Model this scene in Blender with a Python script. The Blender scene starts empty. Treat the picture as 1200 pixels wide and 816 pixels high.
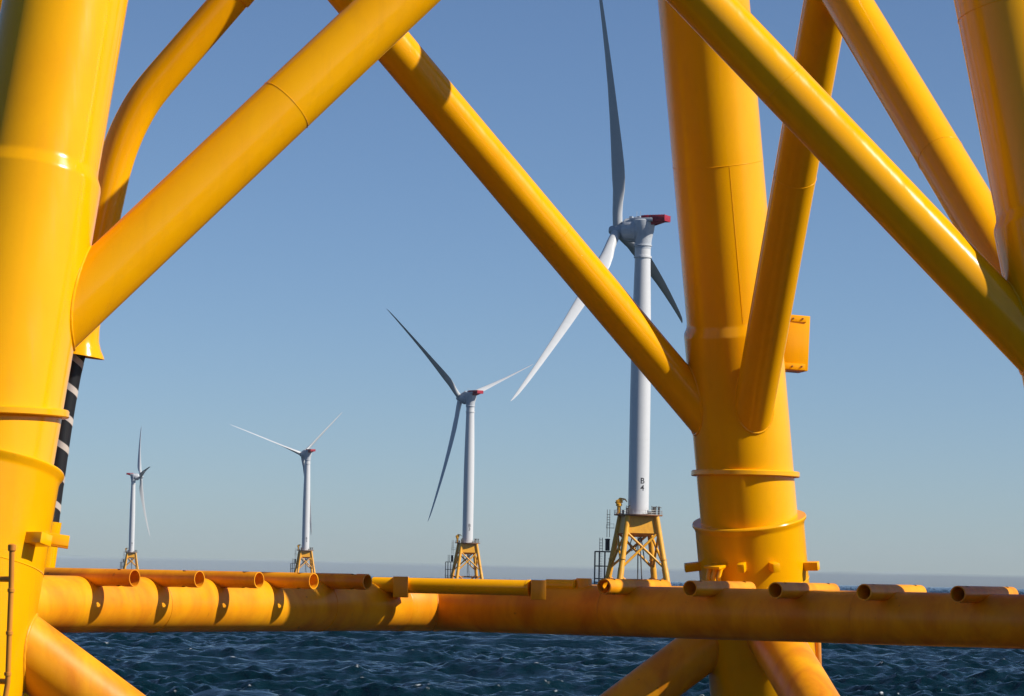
import bpy, bmesh, math, random
import numpy as np
from mathutils import Vector, Matrix, Quaternion

R = math.radians
scene = bpy.context.scene
col = scene.collection

# ------------------------------------------------------------------ camera
F_PX = 3700.0                      # focal length in pixels of a 1200 px wide picture
EYE = Vector((0.0, 0.0, 5.0))
PITCH = math.atan(269.0 / F_PX)
ROLL = R(1.146)
cd = bpy.data.cameras.new('camera')
cam = bpy.data.objects.new('camera', cd)
col.objects.link(cam)
cd.sensor_fit = 'HORIZONTAL'
cd.sensor_width = 36.0
cd.lens = 36.0 * F_PX / 1200.0
cd.clip_start = 0.5
cd.clip_end = 200000.0
CM = Matrix.Rotation(math.pi / 2 + PITCH, 4, 'X') @ Matrix.Rotation(ROLL, 4, 'Z')
cam.matrix_world = Matrix.Translation(EYE) @ CM
scene.camera = cam

# ------------------------------------------------------------------ light
SUN_AZ, SUN_EL = R(108.0), R(38.0)
world = bpy.data.worlds.new('World')
scene.world = world
world.use_nodes = True
wn, wl = world.node_tree.nodes, world.node_tree.links
wn.clear()
sky = wn.new('ShaderNodeTexSky')
sky.sky_type = 'NISHITA'
sky.sun_disc = False
sky.sun_elevation = SUN_EL
sky.sun_rotation = SUN_AZ
sky.altitude = 0.0
sky.air_density = 0.7
sky.dust_density = 0.3
sky.ozone_density = 3.0
bg = wn.new('ShaderNodeBackground')
bg.inputs['Strength'].default_value = 0.0735
wo = wn.new('ShaderNodeOutputWorld')
tint = wn.new('ShaderNodeMix')
tint.data_type = 'RGBA'
tint.blend_type = 'MULTIPLY'
tint.inputs['Factor'].default_value = 1.0
tint.inputs['B'].default_value = (0.895, 0.985, 1.10, 1)
wl.new(sky.outputs[0], tint.inputs['A'])
wl.new(tint.outputs['Result'], bg.inputs['Color'])
wl.new(bg.outputs[0], wo.inputs['Surface'])

sd = bpy.data.lights.new('sun', 'SUN')
sd.energy = 5.0
sd.angle = R(0.5)
sd.color = (1.0, 0.93, 0.82)
sun = bpy.data.objects.new('sun', sd)
col.objects.link(sun)
SUN_DIR = Vector((math.sin(SUN_AZ) * math.cos(SUN_EL), math.cos(SUN_AZ) * math.cos(SUN_EL), math.sin(SUN_EL)))
sun.rotation_euler = SUN_DIR.to_track_quat('Z', 'Y').to_euler()
sun.location = (60, 0, 60)

vs = scene.view_settings
scene.display_settings.display_device = 'sRGB'
vs.view_transform = 'Standard'
vs.look = 'None'
vs.exposure = 0.25
vs.gamma = 1.0
vs.use_curve_mapping = False


# ------------------------------------------------------------------ helpers
def at(px, py, Y):
    """world point at depth Y seen at pixel (px, py) of the 1200 x 816 photograph"""
    d = CM.to_3x3() @ Vector(((px - 600.0) / F_PX, (408.0 - py) / F_PX, -1.0))
    return EYE + d * (Y / d.y)


def proj(P):
    q = CM.to_3x3().transposed() @ (Vector(P) - EYE)
    return Vector((600.0 + F_PX * q.x / -q.z, 408.0 - F_PX * q.y / -q.z))


def tag(o, label=None, cat=None, group=None, kind=None):
    if label: o['label'] = label
    if cat: o['category'] = cat
    if group: o['group'] = group
    if kind: o['kind'] = kind
    return o


def empty(name, loc, rz=0.0):
    o = bpy.data.objects.new(name, None)
    col.objects.link(o)
    o.location = loc
    o.rotation_euler = (0, 0, rz)
    o.empty_display_size = 0.5
    return o


class MB:
    """collects shapes and links them as one mesh object"""

    def __init__(self):
        self.bm = bmesh.new()

    def frame(self, d):
        d = Vector(d).normalized()
        a = Vector((0, 0, 1)) if abs(d.z) < 0.95 else Vector((1, 0, 0))
        u = d.cross(a).normalized()
        v = u.cross(d).normalized()
        return u, v

    def lathe(self, p0, axis, prof, seg=48, cap0=True, cap1=True):
        """prof: list of (distance along axis, radius)"""
        axis = Vector(axis).normalized()
        u, v = self.frame(axis)
        p0 = Vector(p0)
        rings = []
        for t, r in prof:
            c = p0 + axis * t
            rings.append([self.bm.verts.new(c + (u * math.cos(2 * math.pi * k / seg) + v * math.sin(2 * math.pi * k / seg)) * r)
                          for k in range(seg)])
        for a, b in zip(rings, rings[1:]):
            for k in range(seg):
                self.bm.faces.new((a[k], a[(k + 1) % seg], b[(k + 1) % seg], b[k]))
        if cap0: self.bm.faces.new(list(reversed(rings[0])))
        if cap1: self.bm.faces.new(rings[-1])
        return self

    def tube(self, a, b, r, r2=None, seg=48):
        a, b = Vector(a), Vector(b)
        return self.lathe(a, b - a, [(0, r), ((b - a).length, r if r2 is None else r2)], seg)

    def path(self, pts, r, seg=24, caps=True):
        pts = [Vector(p) for p in pts]
        rs = r if isinstance(r, (list, tuple)) else [r] * len(pts)
        rings, u = [], None
        for i, p in enumerate(pts):
            d = (pts[min(i + 1, len(pts) - 1)] - pts[max(i - 1, 0)]).normalized()
            if u is None:
                u, v = self.frame(d)
            else:
                u = (u - d * u.dot(d)).normalized()
                v = u.cross(d).normalized() * -1
                v = d.cross(u)
            rings.append([self.bm.verts.new(p + (u * math.cos(2 * math.pi * k / seg) + d.cross(u) * math.sin(2 * math.pi * k / seg)) * rs[i])
                          for k in range(seg)])
        for a, b in zip(rings, rings[1:]):
            for k in range(seg):
                self.bm.faces.new((a[k], a[(k + 1) % seg], b[(k + 1) % seg], b[k]))
        if caps:
            self.bm.faces.new(list(reversed(rings[0])))
            self.bm.faces.new(rings[-1])
        return self

    def box(self, c, ux, uy, uz, bevel=0.0):
        """c centre; ux, uy, uz half-axis vectors"""
        c, ux, uy, uz = Vector(c), Vector(ux), Vector(uy), Vector(uz)
        vs_ = [self.bm.verts.new(c + ux * i + uy * j + uz * k) for i in (-1, 1) for j in (-1, 1) for k in (-1, 1)]
        fs = []
        for f in ((0, 1, 3, 2), (4, 6, 7, 5), (0, 4, 5, 1), (2, 3, 7, 6), (0, 2, 6, 4), (1, 5, 7, 3)):
            fs.append(self.bm.faces.new([vs_[i] for i in f]))
        if bevel > 0:
            es = list({e for f in fs for e in f.edges})
            bmesh.ops.bevel(self.bm, geom=es, offset=bevel, segments=2, affect='EDGES', profile=0.5)
        return self

    def torus(self, c, axis, Rm, r, seg=64, ms=8):
        axis = Vector(axis).normalized()
        u, v = self.frame(axis)
        c = Vector(c)
        rings = []
        for k in range(seg):
            d = u * math.cos(2 * math.pi * k / seg) + v * math.sin(2 * math.pi * k / seg)
            rings.append([self.bm.verts.new(c + d * (Rm + r * math.cos(2 * math.pi * m / ms)) + axis * r * math.sin(2 * math.pi * m / ms))
                          for m in range(ms)])
        for k in range(seg):
            a, b = rings[k], rings[(k + 1) % seg]
            for m in range(ms):
                self.bm.faces.new((a[m], b[m], b[(m + 1) % ms], a[(m + 1) % ms]))
        return self

    def build(self, name, material, parent=None, sharp=35):
        bmesh.ops.recalc_face_normals(self.bm, faces=self.bm.faces)
        me = bpy.data.meshes.new(name)
        self.bm.to_mesh(me)
        self.bm.free()
        me.materials.append(material)
        me.polygons.foreach_set('use_smooth', [True] * len(me.polygons))
        me.set_sharp_from_angle(angle=R(sharp))
        o = bpy.data.objects.new(name, me)
        col.objects.link(o)
        if parent is not None:
            o.parent = parent
            if parent.type == 'EMPTY' or parent.parent is not None:
                m = parent_world(parent)
                o.matrix_parent_inverse = m.inverted()
        return o


def parent_world(o):
    m = Matrix.LocRotScale(o.location, o.rotation_euler, o.scale)
    if o.parent is not None:
        m = parent_world(o.parent) @ o.matrix_parent_inverse @ m
    return m


# ------------------------------------------------------------------ materials
def mat(name, base, rough=0.5, metal=0.0, coat=0.0, spec=0.5):
    m = bpy.data.materials.new(name)
    m.use_nodes = True
    b = m.node_tree.nodes['Principled BSDF']
    b.inputs['Base Color'].default_value = (*base, 1)
    b.inputs['Roughness'].default_value = rough
    b.inputs['Metallic'].default_value = metal
    b.inputs['Coat Weight'].default_value = coat
    b.inputs['Coat Roughness'].default_value = 0.12
    b.inputs['Specular IOR Level'].default_value = spec
    return m, m.node_tree.nodes, m.node_tree.links, b


def paint(name, base, dark, rough, coat, stain=0.0, stain_col=(0.45, 0.13, 0.01), dirt=0.25, streak=0.12, spec=0.5):
    """gloss steel paint: faint tone patches, orange peel, optional rust bleeding"""
    m, n, l, b = mat(name, base, rough, 0.0, coat)
    tc = n.new('ShaderNodeTexCoord')
    no = n.new('ShaderNodeTexNoise')
    no.inputs['Scale'].default_value = 0.9
    no.inputs['Detail'].default_value = 6
    no.inputs['Roughness'].default_value = 0.6
    l.new(tc.outputs['Object'], no.inputs['Vector'])
    r1 = n.new('ShaderNodeValToRGB')
    r1.color_ramp.elements[0].position = 0.42
    r1.color_ramp.elements[1].position = 0.72
    r1.color_ramp.elements[0].color = (0, 0, 0, 1)
    r1.color_ramp.elements[1].color = (dirt, dirt, dirt, 1)
    l.new(no.outputs['Fac'], r1.inputs['Fac'])
    mx = n.new('ShaderNodeMix')
    mx.data_type = 'RGBA'
    mx.inputs['A'].default_value = (*base, 1)
    mx.inputs['B'].default_value = (*dark, 1)
    l.new(r1.outputs['Color'], mx.inputs['Factor'])
    out = mx.outputs['Result']
    if stain > 0:
        mp = n.new('ShaderNodeMapping')
        mp.inputs['Scale'].default_value = (1.1, 1.1, 0.45)
        l.new(tc.outputs['Object'], mp.inputs['Vector'])
        n2 = n.new('ShaderNodeTexNoise')
        n2.inputs['Scale'].default_value = 1.6
        n2.inputs['Detail'].default_value = 8
        n2.inputs['Roughness'].default_value = 0.62
        n2.inputs['Distortion'].default_value = 0.4
        l.new(mp.outputs['Vector'], n2.inputs['Vector'])
        r2 = n.new('ShaderNodeValToRGB')
        r2.color_ramp.elements[0].position = 0.42
        r2.color_ramp.elements[1].position = 0.66
        r2.color_ramp.elements[0].color = (0, 0, 0, 1)
        r2.color_ramp.elements[1].color = (stain, stain, stain, 1)
        l.new(n2.outputs['Fac'], r2.inputs['Fac'])
        m2 = n.new('ShaderNodeMix')
        m2.data_type = 'RGBA'
        m2.inputs['B'].default_value = (*stain_col, 1)
        l.new(out, m2.inputs['A'])
        l.new(r2.outputs['Color'], m2.inputs['Factor'])
        out = m2.outputs['Result']
        # small rust freckles
        n3 = n.new('ShaderNodeTexNoise')
        n3.inputs['Scale'].default_value = 9.0
        n3.inputs['Detail'].default_value = 4
        l.new(tc.outputs['Object'], n3.inputs['Vector'])
        r3 = n.new('ShaderNodeValToRGB')
        r3.color_ramp.elements[0].position = 0.70
        r3.color_ramp.elements[1].position = 0.78
        r3.color_ramp.elements[0].color = (0, 0, 0, 1)
        r3.color_ramp.elements[1].color = (0.6, 0.6, 0.6, 1)
        l.new(n3.outputs['Fac'], r3.inputs['Fac'])
        m3 = n.new('ShaderNodeMix')
        m3.data_type = 'RGBA'
        m3.inputs['B'].default_value = (0.16, 0.05, 0.012, 1)
        l.new(out, m3.inputs['A'])
        l.new(r3.outputs['Color'], m3.inputs['Factor'])
        out = m3.outputs['Result']
    # grime washed down the steel in soft streaks, and uneven gloss
    mp2 = n.new('ShaderNodeMapping')
    mp2.inputs['Scale'].default_value = (3.2, 3.2, 0.16)
    l.new(tc.outputs['Object'], mp2.inputs['Vector'])
    n4 = n.new('ShaderNodeTexNoise')
    n4.inputs['Scale'].default_value = 2.0
    n4.inputs['Detail'].default_value = 7
    n4.inputs['Roughness'].default_value = 0.65
    l.new(mp2.outputs['Vector'], n4.inputs['Vector'])
    r4 = n.new('ShaderNodeMapRange')
    r4.inputs['From Min'].default_value = 0.50
    r4.inputs['From Max'].default_value = 0.80
    r4.inputs['To Max'].default_value = streak
    l.new(n4.outputs['Fac'], r4.inputs['Value'])
    m4 = n.new('ShaderNodeMix')
    m4.data_type = 'RGBA'
    m4.inputs['B'].default_value = (base[0] * 0.5, base[1] * 0.42, base[2] * 0.8 + 0.004, 1)
    l.new(out, m4.inputs['A'])
    l.new(r4.outputs[0], m4.inputs['Factor'])
    out = m4.outputs['Result']
    l.new(out, b.inputs['Base Color'])
    rr = n.new('ShaderNodeMapRange')
    rr.inputs['From Min'].default_value = 0.3
    rr.inputs['From Max'].default_value = 0.7
    rr.inputs['To Min'].default_value = rough - 0.06
    rr.inputs['To Max'].default_value = rough + 0.10
    l.new(n4.outputs['Fac'], rr.inputs['Value'])
    l.new(rr.outputs[0], b.inputs['Roughness'])
    b.inputs['Specular IOR Level'].default_value = spec
    nb = n.new('ShaderNodeTexNoise')
    nb.inputs['Scale'].default_value = 2.2
    nb.inputs['Detail'].default_value = 5
    l.new(tc.outputs['Object'], nb.inputs['Vector'])
    bp = n.new('ShaderNodeBump')
    bp.inputs['Strength'].default_value = 0.08 if stain == 0 else 0.2
    bp.inputs['Distance'].default_value = 0.012
    l.new(nb.outputs['Fac'], bp.inputs['Height'])
    l.new(bp.outputs['Normal'], b.inputs['Normal'])
    return m


YEL = (0.90, 0.412, 0.001)
M_YEL = paint('yellow_gloss_paint', YEL, (0.84, 0.335, 0.001), 0.16, 0.0, dirt=0.45, streak=0.16, spec=0.32)
M_WEA = paint('weathered_yellow_paint', (0.86, 0.36, 0.004), (0.74, 0.25, 0.003), 0.38, 0.0, stain=0.75,
              stain_col=(0.58, 0.15, 0.004), dirt=0.6, streak=0.22, spec=0.35)
M_RST = paint('rust_stained_paint', (0.66, 0.26, 0.012), (0.42, 0.13, 0.01), 0.5, 0.0, stain=0.8, dirt=0.7)
M_FAR = paint('jacket_yellow_paint', (0.80, 0.38, 0.008), (0.70, 0.29, 0.008), 0.45, 0.0, stain=0.3, dirt=0.5)
M_FAD = mat('dark_steel', (0.10, 0.095, 0.09), 0.6)[0]
M_GALV = mat('galvanised_steel', (0.46, 0.45, 0.43), 0.45, 0.4)[0]
M_RUSTY = paint('rusty_steel', (0.30, 0.13, 0.05), (0.18, 0.07, 0.03), 0.7, 0.0, dirt=0.8)
M_TOW = paint('tower_white_paint', (0.60, 0.61, 0.62), (0.54, 0.55, 0.56), 0.38, 0.1, dirt=0.4)
M_BLD = paint('blade_white_gelcoat', (0.52, 0.54, 0.56), (0.46, 0.48, 0.50), 0.35, 0.1, dirt=0.4)
M_NAC = paint('nacelle_grey_white_paint', (0.48, 0.51, 0.55), (0.34, 0.37, 0.41), 0.45, 0.0, dirt=0.6)
M_HUB = paint('hub_grey_paint', (0.40, 0.45, 0.50), (0.30, 0.34, 0.38), 0.45, 0.0, dirt=0.6)
M_RED = paint('platform_red_paint', (0.36, 0.015, 0.035), (0.26, 0.012, 0.025), 0.45, 0.0, dirt=0.6)
M_BLK = mat('black_cable_sheath', (0.012, 0.012, 0.014), 0.42)[0]
M_BAND = paint('cream_cable_tape', (0.52, 0.46, 0.41), (0.30, 0.26, 0.22), 0.6, 0.0, dirt=0.9, streak=0.4)
M_INK = mat('black_lettering', (0.02, 0.02, 0.025), 0.5)[0]

# ------------------------------------------------------------------ sea
def build_sea():
    rng = np.random.default_rng(7)
    rows = [2.0]
    while rows[-1] < 15900:
        d = rows[-1]
        rows.append(d * (1.03 if d < 70 else 1.006 if d < 118 else 1.0013 if d < 330 else 1.002 if d < 3000 else 1.003 if d < 9000 else 1.006))
    rows = np.array(rows)
    dense = np.arange(-0.185, 0.1851, 0.00072)
    mid = np.arange(0.187, 0.52, 0.0026)
    coarse = np.linspace(0.52, 2 * np.pi - 0.52, 130)[1:-1]
    ang = np.concatenate([-mid[::-1], dense, mid, coarse])
    nr, na = len(rows), len(ang)
    D, A = np.meshgrid(rows, ang, indexing='ij')
    X = D * np.sin(A)
    Y = D * np.cos(A)
    step = np.gradient(ang)
    cell = np.maximum(D * 0.0032, D * np.abs(step)[None, :])
    dist_row = np.gradient(rows)[:, None] * np.ones_like(D)
    cell = np.maximum(dist_row, D * np.minimum(np.abs(step), 0.05)[None, :])
    Z = np.zeros_like(D)
    DX = np.zeros_like(D)
    DY = np.zeros_like(D)
    J = np.zeros_like(D)
    var = np.zeros_like(D)
    wind = R(-108)                      # direction the waves travel (towards the camera, a little to the left)
    N = 170
    gust = 0.82 + 0.3 * np.sin(X * 0.071 + 1.3 * np.sin(Y * 0.031) + 0.4) * np.sin(Y * 0.047 + 0.9 * np.sin(X * 0.043)) + 0.16 * np.sin(X * 0.19 - Y * 0.11 + 2.0 * np.sin(Y * 0.05))
    lam = np.exp(np.linspace(math.log(0.34), math.log(16.0), N))
    for i, L in enumerate(lam):
        L *= rng.uniform(0.95, 1.05)
        k = 2 * np.pi / L
        spread = 0.9 if L < 4 else 0.5
        th = wind + rng.normal() * spread
        kx, ky = k * math.cos(th), k * math.sin(th)
        slope = 0.066 if L < 1.6 else 0.066 * (1.6 / L) ** 0.42
        a = slope / k
        ph = rng.uniform(0, 2 * np.pi)
        w = np.clip((L / cell - 1.6) / 1.6, 0, 1)
        var += (1 - w) ** 2 * slope * slope * 0.5
        msk = w > 0
        rmax = np.where(msk.any(axis=1))[0]
        if len(rmax) == 0: continue
        s = slice(0, rmax[-1] + 1)
        arg = kx * X[s] + ky * Y[s] + ph
        c, sn = np.cos(arg), np.sin(arg)
        ww = w[s] * a * (gust[s] if L < 6 else 1.0)
        Z[s] += ww * c
        q = 0.6
        DX[s] -= q * ww * math.cos(th) * sn
        DY[s] -= q * ww * math.sin(th) * sn
        J[s] += w[s] * slope * q * c
    # chop finer than the grid far out: random facets of the same steepness
    Z += rng.normal(size=D.shape) * np.minimum(np.sqrt(var) * dist_row * 0.55, 0.7) * ((D > 300) | (np.abs(A) > 0.19))
    co = np.stack([X + DX, Y + DY, Z], -1).reshape(-1, 3)
    jq = np.quantile(J[(D > 110) & (D < 700)], 0.9998)
    foam = np.clip((J - jq) / (0.12 * jq), 0, 1).reshape(-1)
    nv = nr * na
    co = np.concatenate([co, [[0, 0, 0]]])
    foam = np.concatenate([foam, [0]])
    i = np.arange(nr - 1)[:, None]
    j = np.arange(na)[None, :]
    j2 = (j + 1) % na
    q = np.stack(np.broadcast_arrays(i * na + j, i * na + j2, (i + 1) * na + j2, (i + 1) * na + j), -1).reshape(-1, 4)[:, ::-1]
    tri = np.stack([np.arange(na), (np.arange(na) + 1) % na, np.full(na, nv)], -1)[:, ::-1]
    me = bpy.data.meshes.new('sea')
    loops = np.concatenate([q.reshape(-1), tri.reshape(-1)])
    tot = np.concatenate([np.full(len(q), 4), np.full(len(tri), 3)])
    start = np.concatenate([[0], np.cumsum(tot)[:-1]])
    me.vertices.add(len(co))
    me.vertices.foreach_set('co', co.astype(np.float32).reshape(-1))
    me.loops.add(len(loops))
    me.loops.foreach_set('vertex_index', loops.astype(np.int32))
    me.polygons.add(len(tot))
    me.polygons.foreach_set('loop_start', start.astype(np.int32))
    me.update(calc_edges=True)
    me.polygons.foreach_set('use_smooth', np.ones(len(tot), bool))
    at_ = me.attributes.new('foam', 'FLOAT', 'POINT')
    at_.data.foreach_set('value', foam.astype(np.float32))
    me.validate()
    m, n, l, b = mat('sea_water', (0.002, 0.015, 0.022), 0.08)
    b.inputs['IOR'].default_value = 1.33
    b.inputs['Specular IOR Level'].default_value = 0.38
    tc = n.new('ShaderNodeTexCoord')
    prev = None
    for sc, dist, st in ((1.3, 0.35, 0.8), (4.0, 0.10, 0.7)):
        no = n.new('ShaderNodeTexNoise')
        no.inputs['Scale'].default_value = sc
        no.inputs['Detail'].default_value = 5
        no.inputs['Roughness'].default_value = 0.6
        mp = n.new('ShaderNodeMapping')
        mp.inputs['Scale'].default_value = (0.6, 1.0, 1.0)
        l.new(tc.outputs['Object'], mp.inputs['Vector'])
        l.new(mp.outputs['Vector'], no.inputs['Vector'])
        bp = n.new('ShaderNodeBump')
        bp.inputs['Strength'].default_value = st
        bp.inputs['Distance'].default_value = dist
        l.new(no.outputs['Fac'], bp.inputs['Height'])
        if prev: l.new(prev.outputs['Normal'], bp.inputs['Normal'])
        prev = bp
    l.new(prev.outputs['Normal'], b.inputs['Normal'])
    fa = n.new('ShaderNodeAttribute')
    fa.attribute_name = 'foam'
    fn = n.new('ShaderNodeTexNoise')
    fn.inputs['Scale'].default_value = 5.0
    fn.inputs['Detail'].default_value = 4
    l.new(tc.outputs['Object'], fn.inputs['Vector'])
    fm = n.new('ShaderNodeMath')
    fm.operation = 'MULTIPLY'
    l.new(fa.outputs['Fac'], fm.inputs[0])
    fr = n.new('ShaderNodeValToRGB')
    fr.color_ramp.elements[0].position = 0.45
    fr.color_ramp.elements[1].position = 0.62
    l.new(fn.outputs['Fac'], fr.inputs['Fac'])
    l.new(fr.outputs['Color'], fm.inputs[1])
    mx = n.new('ShaderNodeMix')
    mx.data_type = 'RGBA'
    mx.inputs['A'].default_value = (0.002, 0.015, 0.022, 1)
    mx.inputs['B'].default_value = (0.75, 0.78, 0.80, 1)
    l.new(fm.outputs[0], mx.inputs['Factor'])
    l.new(mx.outputs['Result'], b.inputs['Base Color'])
    me.materials.append(m)
    o = bpy.data.objects.new('sea', me)
    col.objects.link(o)
    tag(o, 'dark blue wind-ruffled sea reaching to the horizon', 'sea', kind='structure')


build_sea()

# ------------------------------------------------------------------ the near jacket foundation
DL = 36.0                          # depth of the left leg
ZB = 4.58                          # level of the horizontal diagonal beams
UP = Vector((0, 0, 1))


class Leg:
    def __init__(self, px0, py0, Y0, px1, py1, lean):
        p = at(px0, py0, Y0)
        p.z = ZB
        self.p = p
        dz = 8.0
        for _ in range(4):
            q = at(px1, py1, Y0 + lean * dz)
            dz = q.z - ZB
        self.q = q
        self.d = (q - p) / dz          # per metre of height

    def z(self, z):
        return self.p + self.d * (z - ZB)


LEG = {
    'L': Leg(-49, 708, DL, 77, 0, 0.20),
    'M': Leg(887, 708, DL * 1.45, 824.5, 0, -0.20),
    'R': Leg(1333, 708, DL * 1.07, 1188, 0, 0.10),
}
ln = Leg(0, 700, 40, 0, 0, 0)
ln.p = LEG['L'].p + LEG['M'].p - LEG['R'].p
ln.d = Vector((0.215, -0.17, 1.0))
LEG['N'] = ln
CEN = (LEG['L'].p + LEG['M'].p) / 2
D_LM = (LEG['M'].p - LEG['L'].p).normalized()
D_RN = (LEG['N'].p - LEG['R'].p).normalized()


def node(leg, a, b):
    """height on a leg's axis where the picture line a-b crosses it"""
    lg = LEG[leg]
    a, b = Vector(a), Vector(b)
    n = Vector((-(b - a).y, (b - a).x))
    lo, hi = 0.0, 30.0
    f = lambda z: (proj(lg.z(z)) - a).dot(n)
    flo = f(lo)
    for _ in range(60):
        mid = (lo + hi) / 2
        if (f(mid) > 0) == (flo > 0): lo = mid
        else: hi = mid
    return (lo + hi) / 2


found = empty('turbine_foundation', (CEN.x, CEN.y, 0))
tag(found, 'glossy yellow steel jacket of thick legs and crossing braces filling the foreground', 'foundation')

ZT = 17.6
R_UP, R_CAN, R_SLV = 0.735, 0.798, 0.895
legs = {}
# heights read off the photograph: can step, ring collar, sleeve rim
zy = lambda leg, y: next(z for z in np.arange(3, 16, 0.01) if proj(LEG[leg].z(z)).y <= y)
Z_STEP = {'L': zy('L', 205), 'M': zy('M', 383)}
Z_RING = {'L': zy('L', 484), 'M': zy('M', 556)}
Z_SLV = {'L': zy('L', 545), 'M': zy('M', 610)}
for q, s in (('R', 'L'), ('N', 'M')):
    for Zd in (Z_STEP, Z_RING, Z_SLV):
        Zd[q] = Zd[s] + 0.0
for k in 'LMRN':
    lg = LEG[k]
    ax = lg.d.normalized()
    zf = 1.0 / ax.z
    zs = Z_STEP[k]
    m = MB()
    base = lg.z(-6.0)
    T = lambda z: (z + 6.0) * zf
    m.lathe(base, ax, [(0, R_CAN), (T(zs) - 0.10, R_CAN), (T(zs) - 0.05, R_CAN - 0.006), (T(zs) + 0.05, R_UP + 0.01), (T(zs) + 0.12, R_UP), (T(ZT), R_UP)], 96)
    # girth welds and one long seam between two of them
    zw = zs + 2.6
    for zz in (zw, zw + 3.1):
        m.torus(lg.z(zz), ax, R_UP, 0.006, 96, 6)
    tocam = (EYE - lg.z(zs)).normalized()
    tocam = (tocam - ax * tocam.dot(ax)).normalized()
    side = ax.cross(tocam).normalized()
    s_ang = {'M': R(14), 'L': R(75), 'R': R(30), 'N': R(80)}[k]
    sd_ = tocam * math.cos(s_ang) + side * math.sin(s_ang)
    m.tube(lg.z(zs + 0.12) + sd_ * R_UP, lg.z(zw) + sd_ * R_UP, 0.0045, seg=6)
    legs[k] = m.build('leg', M_YEL, found)
    # level ring collar
    c = MB()
    zr = Z_RING[k]
    c.lathe(lg.z(zr - 0.045), UP, [(0, R_CAN * 0.9), (0, R_CAN + 0.080), (0.012, R_CAN + 0.092), (0.075, R_CAN + 0.092), (0.09, R_CAN + 0.080), (0.10, R_CAN * 0.9)], 96, False, False)
    c.build('collar_ring', M_YEL, legs[k])
    # pile sleeve with rolled rim, square to the leaning leg
    s = MB()
    zz = Z_SLV[k]
    t1 = T(zz)
    s.lathe(base, ax, [(0, R_SLV), (t1 - 0.12, R_SLV), (t1 - 0.07, R_SLV + 0.012), (t1 - 0.03, R_SLV + 0.040), (t1, R_SLV + 0.045), (t1 + 0.02, R_SLV + 0.035), (t1 + 0.02, R_CAN - 0.02)], 96, True, False)
    s.torus(lg.z(ZB + 0.45), ax, R_SLV, 0.007, 96, 6)
    s.build('pile_sleeve', M_YEL, legs[k])


def weld_bead(p, d, r, q, e, big, parent, material, rad=0.021):
    """bead where a tube of radius r leaving p along d meets a cylinder of radius big about the axis q + e"""
    d, e = d.normalized(), e.normalized()
    mm = MB()
    u, v = mm.frame(d)
    rnd = random.Random(int(abs(p.x * 100 + p.z * 37)))
    pts = []
    n = 120
    for k in range(n + 1):
        a = 2 * math.pi * k / n
        s0 = p + (u * math.cos(a) + v * math.sin(a)) * r - q
        sp = s0 - e * s0.dot(e)
        dp = d - e * d.dot(e)
        A, B, C_ = dp.dot(dp), 2 * sp.dot(dp), sp.dot(sp) - big * big
        disc = B * B - 4 * A * C_
        if disc < 0: 
            mm.bm.free()
            return
        t = (-B + math.sqrt(disc)) / (2 * A)
        pts.append(q + s0 + d * t)
    rs = [rad * rnd.uniform(0.85, 1.15) for _ in pts]
    rs[-1] = rs[0]
    mm.path(pts, rs, 8, False)
    return mm.build('weld', material, parent)


def add_brace(l0, l1, a, b, r, material=M_YEL, z0=None, z1=None, welds=(), back=0.0):
    za = node(l0, a, b) if z0 is None else z0
    zb = node(l1, a, b) if z1 is None else z1
    p, q = LEG[l0].z(za) + Vector((0, back, 0)), LEG[l1].z(zb) + Vector((0, back, 0))
    m = MB()
    m.tube(p, q, r, seg=80)
    d = (q - p).normalized()
    for t in welds:
        m.torus(p + (q - p) * t, d, r, 0.005, 80, 6)
    o = m.build('brace', material, found)
    for lk, zz, pp, dd in ((l0, za, p, d), (l1, zb, q, -d)):
        if lk != 'N' and proj(pp).y > -200:
            weld_bead(pp, dd, r, LEG[lk].p, LEG[lk].d, R_CAN if zz < Z_STEP[lk] else R_UP, o, material)
    return o, p, q


add_brace('L', 'R', (300, 157), (400, 62.4), 0.365, welds=(0.29, 0.62))
add_brace('R', 'L', (822.5, 0), (1109, 300), 0.325, welds=(0.33, 0.6))
add_brace('M', 'N', (449, 40), (752, 400), 0.328, welds=(0.30, 0.55))
add_brace('N', 'M', (200, 252), (435, 29), 0.328)
add_brace('R', 'M', (1000, 0), (1137, 228), 0.325, welds=(0.3, 0.6), back=0.4)
add_brace('M', 'R', (962, 36), (915, 300), 0.325, welds=(0.35, 0.6))
add_brace('L', 'N', None, None, 0.328, z0=7.2, z1=15.5)
add_brace('N', 'L', None, None, 0.328, z0=7.2, z1=15.5)
# lower bay
def low_brace(l0, l1, a, b, r):
    za = node(l0, a, b)
    zb = -6.0
    p = LEG[l0].z(za)
    # run to the foot of the other leg, kept on the picture line by choosing the depth of the face
    a, b = Vector(a), Vector(b)
    q3 = LEG[l1].z(zb)
    far = b + (b - a).normalized() * 40
    Yf = p.y + (q3.y - p.y) * (abs(at(far.x, far.y, p.y).x - p.x) / max(abs(q3.x - p.x), 0.1))
    q = at(far.x, far.y, Yf)
    q = p + (q - p).normalized() * 11.5
    m = MB()
    m.tube(p, q, r, seg=80)
    o = m.build('brace', M_WEA, found)
    weld_bead(p, q - p, r, LEG[l0].p, LEG[l0].d, R_SLV, o, M_WEA)
    return o


low_brace('L', 'R', (40, 769), (140, 843), 0.39)
low_brace('M', 'N', (797, 780), (740, 823), 0.40)
low_brace('M', 'R', (926, 779), (948, 816), 0.42)
low_brace('R', 'L', (1345, 742), (1222, 856), 0.39)

# horizontal diagonal beams and their stubs
R_B = 0.338


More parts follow.
